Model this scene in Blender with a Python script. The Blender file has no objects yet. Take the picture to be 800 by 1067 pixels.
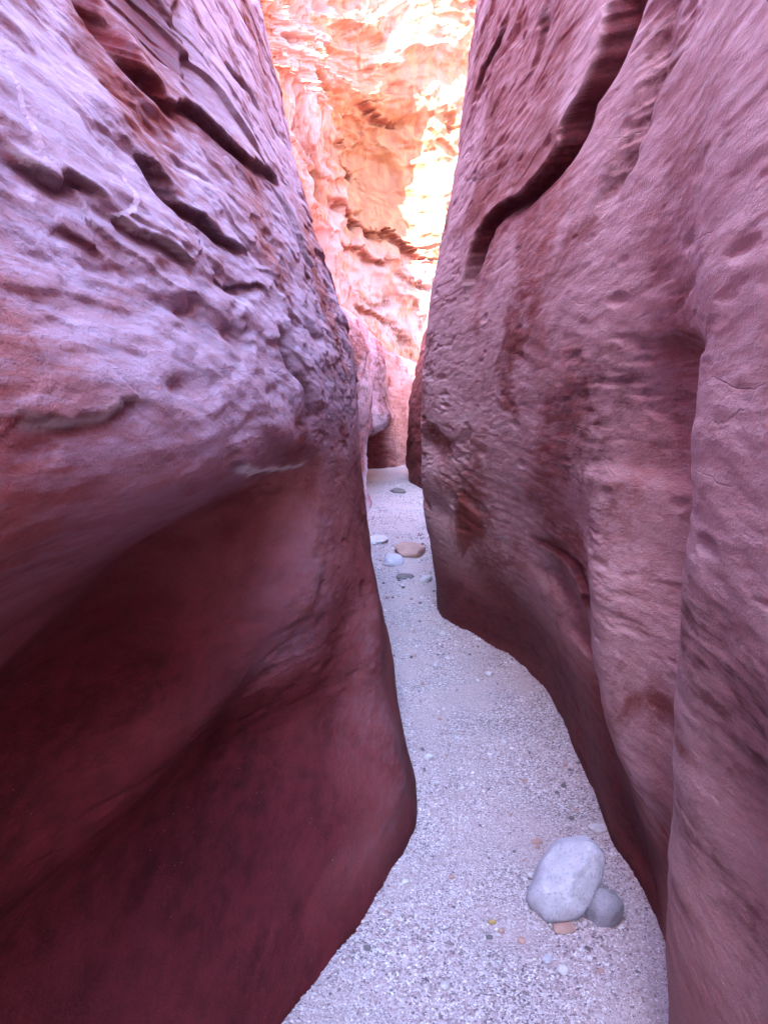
import bpy, math, random
import numpy as np

# ------------------------------------------------------------------ camera, sky, sun, exposure
sc = bpy.context.scene
COL = sc.collection
PITCH = math.radians(7.6)
EYE = 1.5
FPX = 776.0
cam_d = bpy.data.cameras.new('camera')
cam_d.sensor_fit = 'VERTICAL'
cam_d.sensor_height = 36.0
cam_d.lens = FPX / 1067.0 * 36.0
cam_d.clip_start = 0.02
cam_d.clip_end = 2000.0
cam = bpy.data.objects.new('camera', cam_d)
cam.location = (0, 0, EYE)
cam.rotation_euler = (math.radians(90) - PITCH, 0, 0)
COL.objects.link(cam)
sc.camera = cam

SUN_DIR = np.array((-0.385, -0.54, 0.76)); SUN_DIR /= np.linalg.norm(SUN_DIR)   # towards the sun
SUN_EL = math.asin(SUN_DIR[2])
SUN_AZ = math.atan2(SUN_DIR[0], SUN_DIR[1])
world = bpy.data.worlds.new('World')
sc.world = world
world.use_nodes = True
wn = world.node_tree.nodes; wl = world.node_tree.links
bg = wn['Background']
sky = wn.new('ShaderNodeTexSky')
sky.sky_type = 'NISHITA'
sky.sun_disc = False
sky.sun_elevation = SUN_EL
sky.sun_rotation = SUN_AZ
sky.air_density = 1.0
sky.dust_density = 1.0
sky.ozone_density = 4.0
wl.new(sky.outputs[0], bg.inputs[0])
bg.inputs[1].default_value = 0.15
sun_d = bpy.data.lights.new('sun', 'SUN')
sun_d.energy = 5.0
sun_d.angle = math.radians(0.5)
sun_d.color = (1.0, 0.96, 0.90)
sun = bpy.data.objects.new('sun', sun_d)
sun.rotation_euler = (math.radians(90) - SUN_EL, 0, -SUN_AZ + math.pi)
COL.objects.link(sun)
sc.view_settings.view_transform = 'Standard'
sc.view_settings.look = 'None'
sc.view_settings.gamma = 1.0
sc.view_settings.exposure = 4.15
sc.render.engine = 'CYCLES'
sc.cycles.max_bounces = 8
sc.cycles.diffuse_bounces = 4
sc.cycles.use_denoising = True

rng = np.random.default_rng(7)
random.seed(7)

# ------------------------------------------------------------------ numeric helpers
def pchip(x, y, q):
    """monotone cubic through (x, y[..., i]) along axis 0 of y, at q"""
    x = np.asarray(x, float); y = np.asarray(y, float); q = np.clip(np.asarray(q, float), x[0], x[-1])
    h = np.diff(x); sh = (-1,) + (1,) * (y.ndim - 1)
    d = np.diff(y, axis=0) / h.reshape(sh)
    m = np.zeros_like(y)
    w1 = (2 * h[1:] + h[:-1]).reshape(sh); w2 = (h[1:] + 2 * h[:-1]).reshape(sh)
    a, b = d[:-1], d[1:]
    ok = a * b > 0
    den = np.where(ok, w1 / np.where(ok, a, 1) + w2 / np.where(ok, b, 1), 1)
    m[1:-1] = np.where(ok, (w1 + w2) / den, 0)
    # softer than pure pchip: blend with catmull slopes so crests stay round
    cm = (y[2:] - y[:-2]) / (x[2:] - x[:-2]).reshape(sh)
    m[1:-1] = 0.5 * m[1:-1] + 0.5 * cm
    m[0] = d[0]; m[-1] = d[-1]
    i = np.clip(np.searchsorted(x, q) - 1, 0, len(x) - 2)
    t = ((q - x[i]) / h[i]).reshape(sh); hh = h[i].reshape(sh)
    t2, t3 = t * t, t * t * t
    return (2*t3 - 3*t2 + 1) * y[i] + (t3 - 2*t2 + t) * hh * m[i] + (-2*t3 + 3*t2) * y[i+1] + (t3 - t2) * hh * m[i+1]

def hash2(ix, iy, seed):
    n = (ix.astype(np.int64) * 374761393 + iy.astype(np.int64) * 668265263 + seed * 974634533) & 0xffffffff
    n = ((n ^ (n >> 13)) * 1274126177) & 0xffffffff
    n = ((n ^ (n >> 16)) * 2246822519) & 0xffffffff
    n = n ^ (n >> 15)
    return (n & 0xffffff) / float(0xffffff)

def vnoise(x, y, seed=0):
    """gradient noise, about -0.7..0.7"""
    ix = np.floor(x); iy = np.floor(y); fx = x - ix; fy = y - iy
    ix = ix.astype(np.int64); iy = iy.astype(np.int64)
    u = fx*fx*fx*(fx*(fx*6-15)+10); v = fy*fy*fy*(fy*(fy*6-15)+10)
    def g(dx, dy):
        a = hash2(ix+dx, iy+dy, seed) * 6.2831853
        return np.cos(a)*(fx-dx) + np.sin(a)*(fy-dy)
    return (g(0,0)*(1-u) + g(1,0)*u)*(1-v) + (g(0,1)*(1-u) + g(1,1)*u)*v

def fbm(x, y, seed=0, octv=5, gain=0.5):
    s = 0; a = 1.0
    for k in range(octv):
        s = s + a * vnoise(x, y, seed + 17*k); a *= gain; x = x*2.03 + 3.1; y = y*2.03 + 7.7
    return s

def sstep(a, b, x):
    t = np.clip((x - a) / (b - a), 0, 1); return t*t*(3-2*t)

def pits(x, y, seed, r0, r1, keep):
    """scattered round pockmarks, 0..1"""
    ix = np.floor(x).astype(np.int64); iy = np.floor(y).astype(np.int64); out = np.zeros_like(x)
    for dx in (-1, 0, 1):
        for dy in (-1, 0, 1):
            cx, cy = ix+dx, iy+dy
            on = hash2(cx, cy, seed) < keep
            px = cx + hash2(cx, cy, seed+1); py = cy + hash2(cx, cy, seed+2)
            r = r0 + (r1-r0)*hash2(cx, cy, seed+3)**2
            d = np.sqrt((x-px)**2 + (y-py)**2) / r
            out = np.maximum(out, np.where(on, np.clip(1-d, 0, 1)**0.7 * np.minimum(1, r*2.2), 0))
    return out

def facets(x, y, seed):
    """broken planes meeting in crisp edges, about -0.5..0.5"""
    ix = np.floor(x).astype(np.int64); iy = np.floor(y).astype(np.int64); out = np.full(x.shape, -9.0)
    for dx in (-1, 0, 1):
        for dy in (-1, 0, 1):
            cx, cy = ix+dx, iy+dy
            px = x - cx - hash2(cx, cy, seed+1); py = y - cy - hash2(cx, cy, seed+2)
            out = np.maximum(out, .5*hash2(cx, cy, seed) + .9*(hash2(cx, cy, seed+3)-.5)*px + .9*(hash2(cx, cy, seed+4)-.5)*py - .8*(px*px+py*py))
    return -out

def floor_z(x, y):
    return np.where(y > 5, 0.03*(y-5) - 0.03*2*(1-np.exp(-np.maximum(y-5, 0)/2)), 0.0)

# ------------------------------------------------------------------ the sight line of a picture point, to survey features on a wall
CP, SP = math.cos(PITCH), math.sin(PITCH)
def sight(px, py):
    u = (px - 400) / FPX; v = (533.5 - py) / FPX
    return np.array((u, CP + v*SP, -SP + v*CP))

# ------------------------------------------------------------------ mesh helpers
def set_props(o, label=None, cat=None, group=None, kind=None):
    if label: o['label'] = label
    if cat: o['category'] = cat
    if group: o['group'] = group
    if kind: o['kind'] = kind
    return o

def mesh_obj(name, verts, faces, mat, parent=None, smooth=True):
    """faces: (n,3) or (n,4) int array"""
    verts = np.asarray(verts, np.float32); faces = np.asarray(faces, np.int32)
    me = bpy.data.meshes.new(name)
    k = faces.shape[1]
    me.vertices.add(len(verts)); me.vertices.foreach_set('co', verts.ravel())
    me.loops.add(faces.size); me.loops.foreach_set('vertex_index', faces.ravel())
    me.polygons.add(len(faces))
    me.polygons.foreach_set('loop_start', np.arange(0, faces.size, k, dtype=np.int32))
    me.polygons.foreach_set('use_smooth', np.full(len(faces), smooth))
    me.update(calc_edges=True)
    me.validate()
    me.materials.append(mat)
    o = bpy.data.objects.new(name, me)
    COL.objects.link(o)
    if parent: o.parent = parent
    return o

def add_attr(o, name, vals):
    at = o.data.attributes.new(name, 'FLOAT', 'POINT')
    at.data.foreach_set('value', np.asarray(vals, np.float32).ravel())

def grid_faces(nr, nc, flip=False):
    i = np.arange(nr*nc).reshape(nr, nc)
    f = np.stack((i[:-1,:-1], i[:-1,1:], i[1:,1:], i[1:,:-1]), -1).reshape(-1, 4)
    return f[:, ::-1] if flip else f

# ------------------------------------------------------------------ materials
def nt(name):
    m = bpy.data.materials.new(name); m.use_nodes = True
    return m, m.node_tree.nodes, m.node_tree.links

class G:
    """tiny node-graph helper"""
    def __init__(s, name):
        s.m, s.n, s.l = nt(name); s.b = s.n['Principled BSDF']
    def new(s, t, **kw):
        x = s.n.new(t)
        for k, v in kw.items(): setattr(x, k, v)
        return x
    def put(s, v, sock):
        if isinstance(v, (int, float)): sock.default_value = v
        elif isinstance(v, tuple): sock.default_value = v + (1,) if len(v) == 3 and sock.type == 'RGBA' else v
        else: s.l.new(v, sock)
    def math(s, op, a, b=0.0, clamp=False):
        x = s.new('ShaderNodeMath', operation=op); x.use_clamp = clamp
        s.put(a, x.inputs[0]); s.put(b, x.inputs[1]); return x.outputs[0]
    def mix(s, f, a, b, mode='MIX'):
        x = s.new('ShaderNodeMix', data_type='RGBA', blend_type=mode)
        s.put(f, x.inputs[0]); s.put(a, x.inputs[6]); s.put(b, x.inputs[7]); return x.outputs[2]
    def map(s, scale, rot=(0,0,0), loc=(0,0,0), src=None):
        if src is None: src = s.new('ShaderNodeTexCoord').outputs['Object']
        x = s.new('ShaderNodeMapping'); s.l.new(src, x.inputs[0])
        x.inputs['Scale'].default_value = scale; x.inputs['Rotation'].default_value = rot; x.inputs['Location'].default_value = loc
        return x.outputs[0]
    def noise(s, vec, scale, detail=6, rough=0.55, dist=0.0):
        x = s.new('ShaderNodeTexNoise'); s.l.new(vec, x.inputs['Vector'])
        x.inputs['Scale'].default_value = scale; x.inputs['Detail'].default_value = detail
        x.inputs['Roughness'].default_value = rough; x.inputs['Distortion'].default_value = dist
        return x.outputs[0]
    def voro(s, vec, scale, feature='F1', out=0):
        x = s.new('ShaderNodeTexVoronoi', feature=feature); s.l.new(vec, x.inputs['Vector'])
        x.inputs['Scale'].default_value = scale; return x.outputs[out]
    def ramp(s, v, stops):
        x = s.new('ShaderNodeValToRGB'); s.l.new(v, x.inputs[0]); r = x.color_ramp
        while len(r.elements) < len(stops): r.elements.new(0.5)
        for e, (p, c) in zip(r.elements, stops): e.position = p; e.color = c + (1,) if len(c) == 3 else c
        return x.outputs[0]
    def range(s, v, a, b, c=0.0, d=1.0):
        x = s.new('ShaderNodeMapRange', interpolation_type='SMOOTHSTEP'); s.put(v, x.inputs[0])
        for k, q in zip((1,2,3,4), (a,b,c,d)): x.inputs[k].default_value = q
        return x.outputs[0]
    def attr(s, name):
        x = s.new('ShaderNodeAttribute', attribute_name=name); return x.outputs['Fac']
    def bump(s, h, strength, dist, normal=None):
        x = s.new('ShaderNodeBump'); s.put(h, x.inputs['Height'])
        x.inputs['Strength'].default_value = strength; x.inputs['Distance'].default_value = dist
        if normal is not None: s.l.new(normal, x.inputs['Normal'])
        return x.outputs[0]

def rock_material(name, deep, mid, pale, tilt=0.0, patina_lit=0.5, along='Y', shade_red=(.075, .0085, .012), runs=.85, joints=.15):
    g = G(name)
    tc = g.new('ShaderNodeTexCoord').outputs['Object']
    nz = g.new('ShaderNodeTexNoise'); g.l.new(tc, nz.inputs['Vector']); nz.inputs['Scale'].default_value = 3.5; nz.inputs['Detail'].default_value = 5
    wv = g.new('ShaderNodeVectorMath', operation='MULTIPLY_ADD'); g.l.new(nz.outputs['Color'], wv.inputs[0]); wv.inputs[1].default_value = (.12, .3, .12); g.l.new(tc, wv.inputs[2])
    wob = wv.outputs[0]
    lay = (1.2, 0.28, 1.5) if along == 'Y' else (1.3, 1.3, 0.35)
    v1 = g.map(lay, rot=(tilt, 0, 0))
    iso = g.map((1, 1, 1))
    streak = g.noise(v1, 2.6, 9, 0.62, 0.7)
    broad = g.noise(iso, 0.9, 4, 0.5, 0.3)
    fine = g.noise(g.map((1.5, .6, 1.5) if along == 'Y' else (1.5, 1.5, .6), rot=(tilt, 0, 0), loc=(3, 1, 7)), 16, 8, 0.68)
    hair = g.noise(g.map((6, 0.6, 6) if along == 'Y' else (5, 5, .6), rot=(tilt*1.6, 0, 0), loc=(1, 5, 2)), 7, 6, 0.6)
    c = g.mix(g.range(streak, 0.34, 0.66), deep, mid)
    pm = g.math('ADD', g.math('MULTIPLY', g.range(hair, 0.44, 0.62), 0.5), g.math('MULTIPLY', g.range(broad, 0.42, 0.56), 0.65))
    pm = g.math('MULTIPLY', pm, patina_lit, True)
    pm = g.math('MULTIPLY', pm, g.range(g.attr('patina_lit'), 0, 1), True)
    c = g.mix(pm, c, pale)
    c = g.mix(g.math('MULTIPLY', g.range(fine, 0.54, 0.74), 0.4), c, tuple(x*0.55 for x in deep))
    tone = g.math('ADD', g.math('MULTIPLY', g.range(streak, .35, .65), .5), g.math('MULTIPLY', g.range(fine, .35, .65), .5))
    c = g.mix(g.math('MULTIPLY', g.attr('shade_red'), .95), c, g.mix(tone, tuple(x*.55 for x in shade_red), tuple(x*1.85 for x in shade_red)))  # dark red that paints shade into undercuts, ledge faces and hollows
    # iron-red stain patches and shade painted into hollows, with edges broken by the grain
    st = g.math('MULTIPLY', g.attr('stain'), g.range(g.math('ADD', hair, g.math('MULTIPLY', fine, 0.6)), 0.62, 0.98), True)
    c = g.mix(st, c, (deep[0]*0.45, deep[1]*0.34, deep[2]*0.36))
    # long rusty runs and thin dark joints
    run = g.noise(g.map((3.2, .35, 1.1) if along == 'Y' else (2, 2, .3), rot=(tilt*2.2, 0, 0), loc=(9, 2, 4)), 2.2, 7, .6, .5)
    c = g.mix(g.math('MULTIPLY', g.math('MULTIPLY', g.range(run, .54, .66), g.range(g.attr('shade_red'), 0, .6, 1, 0)), runs, True), c, (deep[0]*.8, deep[1]*.62, deep[2]*.5))
    ve = g.voro(g.map((1, .35, 1.6) if along == 'Y' else (1, 1, .7), rot=(tilt, 0, 0), src=wob), 4.5, 'DISTANCE_TO_EDGE')
    jm = g.range(g.noise(iso, 1.7, 3), .54, .62)
    joint = g.math('MULTIPLY', g.math('MULTIPLY', g.range(ve, .0, .016, 1, 0), jm), g.math('MULTIPLY', g.range(g.attr('patina_lit'), .4, .9), joints), True)
    c = g.mix(g.math('MULTIPLY', joint, .7), c, tuple(x*.3 for x in deep))
    # pale mineral crust along broken lips
    cr = g.math('MULTIPLY', g.attr('crust'), g.range(fine, 0.28, 0.5), True)
    c = g.mix(cr, c, (0.74, 0.66, 0.66))
    # quartz grains caught in the sandstone
    vd = g.voro(iso, 55)
    grain = g.math('MULTIPLY', g.math('LESS_THAN', vd, 0.05), g.range(g.noise(iso, 3.0, 3), 0.55, 0.65))
    c = g.mix(g.math('MULTIPLY', grain, 0.7), c, (0.75, 0.68, 0.66))
    g.l.new(c, g.b.inputs['Base Color'])
    g.b.inputs['Roughness'].default_value = 0.62
    g.l.new(g.range(g.attr('shade_red'), 0, 1, .28, .10), g.b.inputs['Specular IOR Level'])
    n = g.bump(streak, 0.4, 0.02)
    n = g.bump(fine, 0.75, 0.014, n)
    n = g.bump(g.noise(iso, 95, 5, 0.7), 0.7, 0.006, n)
    n = g.bump(hair, 0.3, 0.008, n)
    n = g.bump(g.math('SUBTRACT', 1.0, joint), .9, .012, n)
    g.l.new(n, g.b.inputs['Normal'])
    return g.m

M_LEFT = rock_material('red_sandstone_left', (0.20, 0.036, 0.036), (0.32, 0.105, 0.10), (0.48, 0.355, 0.47), 0.12, 1.05)
M_RIGHT = rock_material('red_sandstone_right', (0.25, 0.052, 0.046), (0.39, 0.145, 0.135), (0.57, 0.33, 0.345), -0.5, 1.15)
M_FAR = rock_material('orange_sandstone_far', (0.26, 0.085, 0.04), (0.34, 0.14, 0.06), (0.43, 0.235, 0.22), 0.0, 1.5, 'Z', (.16, .045, .03))

# ------------------------------------------------------------------ feature lines on a wall: ledges (one-sided steps), grooves and crusts
ASP = 0.25          # along-canyon metres count a quarter: the beds run level
def line_field(A, B, pts, soft=0.0):
    """signed distance (positive on the left of travel), and 0..1 position along the polyline"""
    best = np.full(A.shape, 1e9); sd = np.zeros(A.shape); tt = np.zeros(A.shape)
    pts = np.asarray(pts, float)
    if soft > .05: pts = pts[::3]
    ws = np.full(A.shape, 1e-30); wt = np.zeros(A.shape)
    seg = np.hypot(*np.diff(pts, axis=0).T); cum = np.concatenate(([0], np.cumsum(seg))); tot = cum[-1] + 1e-9
    for i in range(len(pts)-1):
        p, q = pts[i], pts[i+1]; d = q-p; L2 = d@d + 1e-12
        t = np.clip(((A-p[0])*d[0] + (B-p[1])*d[1]) / L2, 0, 1)
        ex = A - (p[0]+t*d[0]); ey = B - (p[1]+t*d[1])
        dd = np.hypot(ex, ey)
        s = np.sign(d[0]*ey - d[1]*ex)
        if soft:
            q = np.exp(-dd/(.45*soft))*seg[i]; ws += q; wt += q*(cum[i] + t*seg[i])/tot
        m = dd < best
        best[m] = dd[m]; sd[m] = (dd*s)[m]; tt[m] = ((cum[i] + t*seg[i])/tot)[m]
    if soft: tt = np.where(ws > 1e-20, wt/ws, tt)
    return sd, tt

def dense(pts, seed, n=10, amp=0.006):
    """a smooth curve through a surveyed line, wandering a little sideways"""
    p = np.asarray(pts, float)
    keep = np.concatenate(([True], np.hypot(*np.diff(p, axis=0).T) > 1e-4)); p = p[keep]
    if len(p) < 2: p = np.vstack([p, p + 1e-3])
    e = np.vstack([2*p[0]-p[1], p, 2*p[-1]-p[-2]])
    out = []
    for k in range(len(p)-1):
        a, b, c, d = e[k:k+4]
        for t in np.arange(n)/n:
            out.append(0.5*((2*b) + (c-a)*t + (2*a-5*b+4*c-d)*t*t + (3*b-a-3*c+d)*t**3))
    out.append(p[-1]); out = np.array(out)
    s = np.concatenate(([0], np.cumsum(np.hypot(*np.diff(out, axis=0).T))))
    tg = np.gradient(out, axis=0); tg /= np.linalg.norm(tg, axis=1, keepdims=True) + 1e-9
    nrm = np.stack((-tg[:,1], tg[:,0]), -1)
    w = amp*(1.6*vnoise(s*18+seed, s*0+seed*.37, 3) + .8*vnoise(s*50+seed, s*0+seed*.71, 4) + .5*vnoise(s*130+seed, s*0+seed*.31, 5))
    return out + nrm*w[:, None]

def apply_lines(A, B, lines):
    """lines: dict(kind, pts (a,b), h, w, ...) -> outward displacement, crust, stain"""
    D = np.zeros(A.shape); CR = np.zeros(A.shape); ST = np.zeros(A.shape); PA = np.zeros(A.shape); MK = np.zeros(A.shape, int); SHD = np.zeros(A.shape)
    for k, L in enumerate(lines):
        pts = dense(L['pts'], 100+k, amp=L.get('rough', 0.006)); P = np.asarray(pts)
        w = L['w']; pad = 4*w + 0.03
        m = (A > P[:,0].min()-pad) & (A < P[:,0].max()+pad) & (B > P[:,1].min()-pad) & (B < P[:,1].max()+pad)
        if not m.any(): continue
        sd, t = line_field(A[m], B[m], pts, 0.0 if L['kind'] in ('ledge', 'crust') else w)
        sd = sd * L.get('side', 1)
        tap = sstep(0, L.get('t0', 0.2), t) * sstep(0, L.get('t1', 0.2), 1-t)
        # beyond the ends nothing is displaced
        kd = L['kind']
        if kd == 'ledge':
            e = L.get('edge', 0.0095)
            up = sstep(-e, e, sd)
            prof = np.exp(-(np.maximum(sd, 0)/w)**1.05)*up
            lo = -(0.35*np.exp(-np.maximum(-sd, 0)/(0.5*w)) + L.get('under', 0.5)*np.exp(-(np.maximum(-sd-e, 0)/(.22*w))**2))*(1-up)
            D[m] += L['h'] * tap * (prof + lo)
            SHD[m] = np.maximum(SHD[m], L.get('fresh', .9)*tap*np.exp(-(np.maximum(-sd-.05*w, 0)/(.12*w))**2)*sstep(e, e*.3, sd))  # paints the cleft's shade onto the face under the ledge
            if 'part' in L:
                MK[m] = np.where((sd > -e*.3) & (L['h']*tap*prof > .22*L['h']), k+1, MK[m])
            CR[m] = np.maximum(CR[m], L.get('crust', 0)*tap*np.exp(-(np.maximum(sd, -1*(sd)*3)/0.006)**2))
        elif kd == 'groove':
            D[m] -= L['h'] * tap * np.exp(-(sd/w)**2)
            ST[m] = np.maximum(ST[m], L.get('stain', 0)*tap*np.exp(-(sd/(1.6*w))**2))
        elif kd == 'ridge':
            D[m] += L['h'] * tap * np.exp(-(sd/w)**2)
        elif kd == 'crust':
            CR[m] = np.maximum(CR[m], L['h']*tap*np.exp(-(sd/w)**2))
        elif kd == 'stain':
            ST[m] = np.maximum(ST[m], L['h']*tap*np.exp(-(sd/w)**2))
        elif kd == 'shade_red':
            SHD[m] = np.maximum(SHD[m], L['h']*tap*np.exp(-(sd/w)**2))
        elif kd == 'patina_lit':  # also used to paint lit ribs paler
            PA[m] = np.maximum(PA[m], L['h']*tap*np.exp(-(sd/w)**2))
    return D, CR, ST, PA, MK, SHD

class Wall:
    """a rock wall x = f(y, z): stations along the canyon, each an upright profile; side = +1 if rock lies to -x (left), -1 if to +x"""
    def __init__(s, zk, stations, side, top):
        s.zk = zk; s.ys = [a for a, _ in stations]; s.side = side; s.top = top
        s.tab = np.array([b for _, b in stations], float)
        s.qy = lambda y: np.arcsinh(np.asarray(y, float)*1.5)
        s.uy = s.qy(s.ys)
        # fine lookup
        s.gy = np.linspace(s.uy[0], s.uy[-1], 600); s.gz = np.linspace(zk[0], zk[-1], 500)
        t = pchip(zk, s.tab.T, s.gz)            # (z, station)
        s.F = pchip(s.uy, t.T, s.gy)            # (y, z)
        K = 7
        ker = np.hanning(K+2)[1:-1]; ker /= ker.sum()
        pad = np.pad(s.F, ((K//2, K//2), (K//2, K//2)), 'edge')
        pad = sum(ker[i]*pad[i:i+s.F.shape[0]] for i in range(K))
        s.F = sum(ker[i]*pad[:, i:i+s.F.shape[1]] for i in range(K))
    def f(s, y, z):
        u = np.clip((s.qy(y)-s.gy[0])/(s.gy[1]-s.gy[0]), 0, len(s.gy)-1.001)
        v = np.clip((np.asarray(z, float)-s.gz[0])/(s.gz[1]-s.gz[0]), 0, len(s.gz)-1.001)
        i = u.astype(int); j = v.astype(int); a = u-i; b = v-j
        F = s.F
        return (F[i,j]*(1-a)+F[i+1,j]*a)*(1-b) + (F[i,j+1]*(1-a)+F[i+1,j+1]*a)*b
    def survey(s, px, py):
        """where the sight line meets the smooth wall -> (y, z)"""
        d = sight(px, py); t = np.geomspace(0.3, 40, 6000)
        x = d[0]*t; y = d[1]*t; z = EYE + d[2]*t
        hit = (x - s.f(y, z))*s.side < 0
        k = np.argmax(hit) if hit.any() else len(t)-1
        return y[k], z[k]
    def trace(s, pix):
        return [(y*ASP, z) for y, z in (s.survey(*p) for p in pix) if y < 0.97*s.ys[-1]]
    def grid(s, ycols, zrows):
        Y, Z = np.meshgrid(ycols, zrows)
        return Y, Z, s.f(Y, Z)

def close_top(X, Y, Z, side, reach=14.0):
    """carry the wall over its rim onto the plateau so that the rock is a mass, not a sheet"""
    add = []
    for k, (dx, dz) in enumerate(((0.25, 0.22), (0.7, 0.38), (1.6, 0.5), (4, 0.7), (reach, 1.0))):
        add.append((X[-1] - side*dx, Y[-1], Z[-1] + dz + 0.15*vnoise(Y[-1]*0.6, np.full(Y[-1].shape, k*3.3), 5)))
    X = np.vstack([X]+[a[0][None] for a in add]); Y = np.vstack([Y]+[a[1][None] for a in add]); Z = np.vstack([Z]+[a[2][None] for a in add])
    return X, Y, Z

def wall_object(name, wall, ycols, zrows, lines, mat, seed, slab_amp, slab_lo, top_fn, patina_fn, extra=None, rough=1.0, pit_amp=1.0, facet_amp=.03):
    Y, Z, X = wall.grid(ycols, zrows)
    A, B = Y*ASP, Z
    D, CR, ST, PA, MK, SHD = apply_lines(A, B, lines)
    # slabs: overlapping level sheets that end in a sharp lip on their lower side
    wr = 0.55*fbm(A*2.2, B*1.3, seed+1, 4)
    amp = sstep(-0.05, 0.35, fbm(A*1.6, B*1.1, seed+2, 3)) * slab_lo(Y, Z)
    n = B*2.6 + wr*2.4 + A*0.6
    fr = n-np.floor(n)
    D += slab_amp*amp*(1-fr)**1.6*sstep(0, .045, fr)
    n2 = B*6.5 + wr*5.0 - A*1.5
    amp2 = sstep(0.0, 0.35, fbm(A*4+9, B*3, seed+3, 3)) * slab_lo(Y, Z)
    fr = n2-np.floor(n2)
    D += 0.35*slab_amp*amp2*(1-fr)**1.4*sstep(0, .10, fr)
    # swells, chips and grain
    D += rough*(0.045*fbm(A*1.5, B*1.2, seed+4, 3) + 0.020*fbm(A*7, B*5, seed+5, 4) + 0.0045*fbm(A*34, B*26, seed+6, 4))
    fm = sstep(-.05, .3, fbm(A*2.1+4, B*1.7, seed+9, 3))
    wx = A*7 + .5*fbm(A*6, B*5, seed+12, 2); wy = B*6 + A*3 + .5*fbm(A*6+7, B*5, seed+13, 2)
    D += facet_amp*fm*(facets(wx, wy, seed+10) + .4*facets(wx*2.7, wy*2.7, seed+11))*(.25+.75*slab_lo(Y, Z))
    chip = np.clip(fbm(A*9, B*8, seed+7, 4)-0.22, 0, 1)
    D -= 0.10*rough*chip*slab_lo(Y, Z)
    D -= 0.006*np.clip(fbm(A*14, B*16, seed+14, 4)-.18, 0, 1)*4*sstep(-.1, .3, fbm(A*3, B*2.5, seed+15, 2))
    D += 0.0012*np.sin((B*1.0 - A*.5 + .10*fbm(A*3, B*2, seed+16, 3))*95)*sstep(.0, .4, fbm(A*2, B*1.6, seed+17, 3))
    D -= 0.018*pit_amp*pits(A*16, B*13, seed+8, 0.08, 0.34, 0.28)
    if extra is not None:
        d2, c2, s2 = extra(Y, Z); D = D + d2; SHD = np.maximum(SHD, c2); ST = np.maximum(ST, s2)
    fade = sstep(0.2, 0.5, np.abs(Y)+0.0) if ycols[0] < 0.2 else 1.0
    X = X + wall.side*D*fade
    # unseen rim, its height shaped to steer sun and sky light
    top = top_fn(Y[0])
    z0, z1 = 4.2, zrows[-1]
    Zs = np.where(Z > z0, z0 + (Z-z0)*((top[None]-z0)/(z1-z0)), Z)
    n0 = X.size
    PT = np.maximum(patina_fn(Y, Z), PA)
    ST = ST*(1-PA); SHD = SHD*(1-PA)
    X, Y2, Z2 = close_top(X, Y, Zs, wall.side)
    ex = X.size - n0
    pad = lambda v, c: np.concatenate((np.broadcast_to(v, PT.shape).ravel(), np.full(ex, c)))
    VV = np.stack((X, Y2, Z2), -1).reshape(-1, 3); FF = grid_faces(*X.shape, flip=wall.side > 0)
    at = {'crust': pad(CR, 0), 'stain': pad(ST, 0), 'patina_lit': pad(PT, 0.5), 'shade_red': pad(SHD, 0)}
    mk = pad(MK, 0).astype(int)[FF]; fid = np.where((mk == mk[:, :1]).all(1), mk[:, 0], 0)
    def piece(nm, sel, parent=None):
        F = FF[sel]; u, inv = np.unique(F, return_inverse=True)
        q = mesh_obj(nm, VV[u], inv.reshape(F.shape), mat, parent)
        for a, v in at.items(): add_attr(q, a, v[u])
        return q
    o = piece(name, fid == 0)
    for k in np.unique(fid):
        if k > 0:
            q = piece(lines[k-1]['part'], fid == k, o)
            if 'part_label' in lines[k-1]: q['label'] = lines[k-1]['part_label']
    return o

ZK = [-0.4, 0, .25, .5, .8, 1.1, 1.4, 1.7, 2.2, 3, 4, 6, 9]
rows_near = np.concatenate((np.arange(-0.3, -0.05, .03), np.arange(-0.05, 2.2, 0.0050), np.arange(2.2, 4.0, 0.0046), np.linspace(4.0, 4.8, 60), np.linspace(4.85, 9, 40)))
cols_near = np.concatenate((np.linspace(-8, 0.62, 46), np.geomspace(0.68, 10.0, 900)))

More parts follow.
